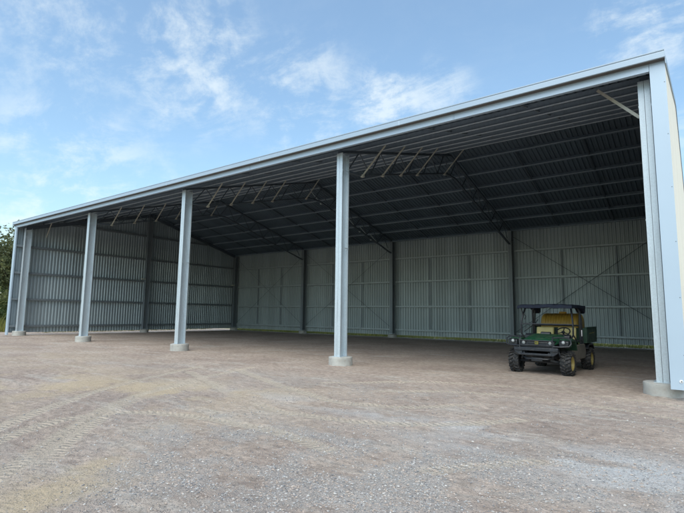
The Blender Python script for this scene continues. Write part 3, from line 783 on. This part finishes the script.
# ------------------------------------------------------------------ vegetation
def leaf_quads(P, size, r):
    """small tilted leaf-shaped quads at P"""
    n = len(P); d = r.normal(size=(n,3)); d /= np.linalg.norm(d, axis=1)[:,None]
    e = np.cross(d, r.normal(size=(n,3))); e /= np.linalg.norm(e, axis=1)[:,None]
    s = size*r.uniform(.6,1.4,(n,1)); a = d*s; b = e*s*.45
    V = np.stack([P-a, P-b*1+a*.1, P+a, P+b+a*.1], 1).reshape(-1,3)
    return V, np.arange(n*4).reshape(-1,4)
def tree(name, label, cat, x, y, h, spread, leaf, n, seed, group=None, trunk=True, size=.17, sparse=1.0):
    r = np.random.default_rng(seed); root = empty(name, (x, y, -.08)); tag(root, label, cat, group)
    m = MB(); tips = []
    th = h*.42 if trunk else h*.12
    lean = r.normal(size=2)*.04*h
    m.tube([(0,0,-.2),(lean[0]*.3,lean[1]*.3,th*.5),(lean[0],lean[1],th)], .026*h, 8, r2=.017*h)
    nb = 9 if trunk else 12
    for k in range(nb):
        a = 2*math.pi*k/nb + r.uniform(-.4,.4); el = r.uniform(.25,1.25); L = spread*r.uniform(.55,1.0) if el < .9 else (h-th)*r.uniform(.55,.85)
        s0 = np.array([lean[0], lean[1], th*r.uniform(.7,1.0)])
        p1 = s0 + np.array([math.cos(a)*math.cos(el), math.sin(a)*math.cos(el), math.sin(el)])*L*.55
        p2 = p1 + np.array([math.cos(a)*math.cos(el*.7), math.sin(a)*math.cos(el*.7), math.sin(el)*.9])*L*.5
        m.tube([s0, p1, p2], .012*h, 6, r2=.003*h); tips += [(p1, .8), (p2, 1.0)]
        for j in range(3):
            q = p1 + r.normal(size=3)*spread*.28; q[2] = abs(q[2]-p1[2])*.8+p1[2]
            m.tube([p1*.6+s0*.4, q], .005*h, 5, r2=.0015*h); tips.append((q, .8))
    m.build('trunk', M['bark'], root)
    P = []
    per = max(8, int(n/len(tips)))
    for p, w in tips:
        rad = spread*.30*w
        for c in range(3):
            cc = p + r.normal(size=3)*rad*.55; k = per//3
            P.append(cc + r.normal(size=(k,3))*rad*np.array([.42,.42,.30])*sparse)
    P = np.concatenate(P); P = P[P[:,2] > .15]
    V, F_ = leaf_quads(P, size, r)
    npmesh('crown', V, F_, [leaf], parent=root)
    return root
G = 'trees beyond the left end of the shed'
tree('gum_tree', 'tall pale olive tree with open crown just left of the shed corner', 'tree', -64, 8.5, 14.4, 4.6, M['leaf2'], 9000, 1, G, size=.20)
tree('gum_tree', 'darker bushy tree behind the pale olive tree at the left edge', 'tree', -77, 10.0, 12.0, 5.2, M['leaf3'], 9000, 2, G, size=.20)
tree('shrub', 'spreading olive shrub under the pale tree near the shed corner', 'shrub', -53, 5.2, 4.6, 3.2, M['leaf'], 7000, 5, trunk=False, size=.14)
tree('shrub', 'small deep green shrub nearest the yard at the left edge', 'shrub', -50, 3.6, 2.4, 1.9, M['leaf3'], 5000, 6, trunk=False, size=.12)
def wood():
    r = np.random.default_rng(21); Ps = []
    for k in range(150):
        if k < 100: a = r.uniform(R(100), R(205)); d = r.uniform(120, 190)
        else: a = r.uniform(R(30), R(100)); d = r.uniform(110, 170)
        c = np.array([.75+d*math.cos(a), -12.8+d*math.sin(a), 0]); hh = r.uniform(6, 12)
        for j in range(7):
            Ps.append(c + np.array([r.normal()*3, r.normal()*3, hh*r.uniform(.15,.8)]) + r.normal(size=(60,3))*np.array([1.8,1.8,1.4]))
    P = np.concatenate(Ps); P = P[P[:,2] > -.1]
    V, F_ = leaf_quads(P, .55, r); tag(npmesh('distant_wood', V, F_, [M['leaf3']]), kind='stuff')
wood()
def grass():
    r = np.random.default_rng(5)
    n1, n2, n3 = 16000, 16000, 1500
    x = np.concatenate([r.uniform(-37,3,n1), r.uniform(-62,-42,n2), r.uniform(-42,-39.5,n3)])
    y = np.concatenate([19.22+r.exponential(1.3,n1), r.uniform(-6,18,n2), r.uniform(3,19,n3)])
    hh = np.concatenate([r.uniform(.04,.28,n1), r.uniform(.3,1.5,n2), r.uniform(.1,.5,n3)])*(.4+fbm(x*.3,y*.3,77,3))
    n = len(x); a = r.uniform(0,6.283,n); w = .025+.02*hh
    dx, dy = np.cos(a)*w, np.sin(a)*w; lx, ly = r.normal(size=n)*.25*hh, r.normal(size=n)*.25*hh; z = np.full(n, -.1)
    V = np.stack([np.stack([x-dx,y-dy,z],-1), np.stack([x+dx,y+dy,z],-1), np.stack([x+lx,y+ly,hh],-1)], 1).reshape(-1,3)
    tag(npmesh('grass', V, np.arange(n*3).reshape(-1,3), [M['grassb']]), kind='stuff')
grass()

# ------------------------------------------------------------------ camera
f, pit, yaw, rol = 477.0967, .12, .6428, .0131
cam = bpy.data.cameras.new('camera'); co_ = bpy.data.objects.new('camera', cam); COL.objects.link(co_)
from mathutils import Matrix, Vector
Fv = Vector((-math.sin(yaw)*math.cos(pit), math.cos(yaw)*math.cos(pit), math.sin(pit)))
Rv = Vector((math.cos(yaw), math.sin(yaw), 0)); Uv = Rv.cross(Fv)
R2 = math.cos(rol)*Rv + math.sin(rol)*Uv; U2 = -math.sin(rol)*Rv + math.cos(rol)*Uv
mat = Matrix((R2, U2, -Fv)).transposed().to_4x4()
mat.translation = Vector((.75400611, -12.81793722, 1.71198815))*S
co_.matrix_world = mat
cam.sensor_width = 36; cam.lens = 36*f/684; cam.clip_end = 5000; cam.clip_start = .05
scene.camera = co_

# ------------------------------------------------------------------ light and sky
SUN_EL, SUN_AZ = R(55), R(-72)         # azimuth counter-clockwise from +X
sun = bpy.data.lights.new('sun', 'SUN'); so = bpy.data.objects.new('sun', sun); COL.objects.link(so)
sun.energy = 1.15; sun.angle = R(75); sun.color = (1, .95, .88)
dv = Vector((math.cos(SUN_AZ)*math.cos(SUN_EL), math.sin(SUN_AZ)*math.cos(SUN_EL), math.sin(SUN_EL)))
so.rotation_euler = dv.to_track_quat('Z', 'Y').to_euler()
w = bpy.data.worlds.new('World'); scene.world = w; w.use_nodes = True
t = NT(w.node_tree); bg = w.node_tree.nodes['Background']
sky = t.n('TexSky', sky_type='NISHITA'); sky.sun_disc = False; sky.sun_elevation = SUN_EL; sky.sun_rotation = R(90)-SUN_AZ
sky.altitude = 100; sky.air_density = 1.15; sky.dust_density = 2.5; sky.ozone_density = 2.0
SKY_STRENGTH = .125
vec = t.n('TexCoord').outputs['Generated']
sx = t.n('SeparateXYZ', ins={'Vector': vec}).outputs
# clouds: noise on a flat layer high overhead, gathered where the photograph has them
zz = t.math('MAXIMUM', sx[2], .05)
lay = t.n('CombineXYZ', ins={0: t.math('DIVIDE', sx[0], t.math('ADD', zz, .12)), 1: t.math('DIVIDE', sx[1], t.math('ADD', zz, .12))}).outputs[0]
mp = t.n('Mapping', ins={'Vector': lay, 'Rotation': (0, 0, R(35)), 'Scale': (1.0, 1.55, 1)}).outputs[0]
n1 = t.noise(mp, 2.3, 12, .66, .35); n2 = t.noise(vec, 16, 10, .65, .3)
def cdir(px, py):
    v = Fv + R2*((px-342)/f) - U2*((py-256.5)/f); v.normalize(); return v
mask = None
for px, py, rad, amp in CL if 'CL' in globals() else [(75,22,6,.7),(190,62,7,.95),(30,45,5,.5),(305,100,6,.8),(385,108,4.5,1.1),(435,103,4,.8),(655,12,5,1.1),(60,178,8,.75),(20,215,8,.8),(130,175,5,.4),(690,80,7,.6)]:
    v = cdir(px, py)
    dp = t.n('VectorMath', operation='DOT_PRODUCT'); t.set(dp.inputs[0], vec); dp.inputs[1].default_value = v
    g_ = t.math('MULTIPLY', t.mapr(dp.outputs['Value'], math.cos(R(rad*1.5)), 1.0), amp)
    mask = g_ if mask is None else t.math('MAXIMUM', mask, g_)
el = t.mapr(sx[2], -.05, .5, 1, 0)
mask = t.math('ADD', mask, .05)
dens = t.math('ADD', t.math('MULTIPLY', n1, .65), t.math('MULTIPLY', n2, .35))
cl = t.math('MULTIPLY', t.mapr(dens, .44, .64), mask, clamp=True)
cl = t.math('MULTIPLY', cl, .58, clamp=True)
CLOUD = (4.2, 4.5, 4.45)
mixed = t.mix(cl, t.mix(.05, t.mix(1.0, sky.outputs[0], (.93, 1.04, 1.0), 'MULTIPLY'), (3.4, 4.1, 4.6)), CLOUD)
t.set(bg.inputs['Color'], mixed); bg.inputs['Strength'].default_value = SKY_STRENGTH

vs_ = scene.view_settings
vs_.view_transform = 'Standard'; vs_.look = 'None'; vs_.exposure = 1.0; vs_.gamma = 1; vs_.use_curve_mapping = False
scene.render.engine = 'CYCLES'
scene.cycles.max_bounces = 8; scene.cycles.diffuse_bounces = 5
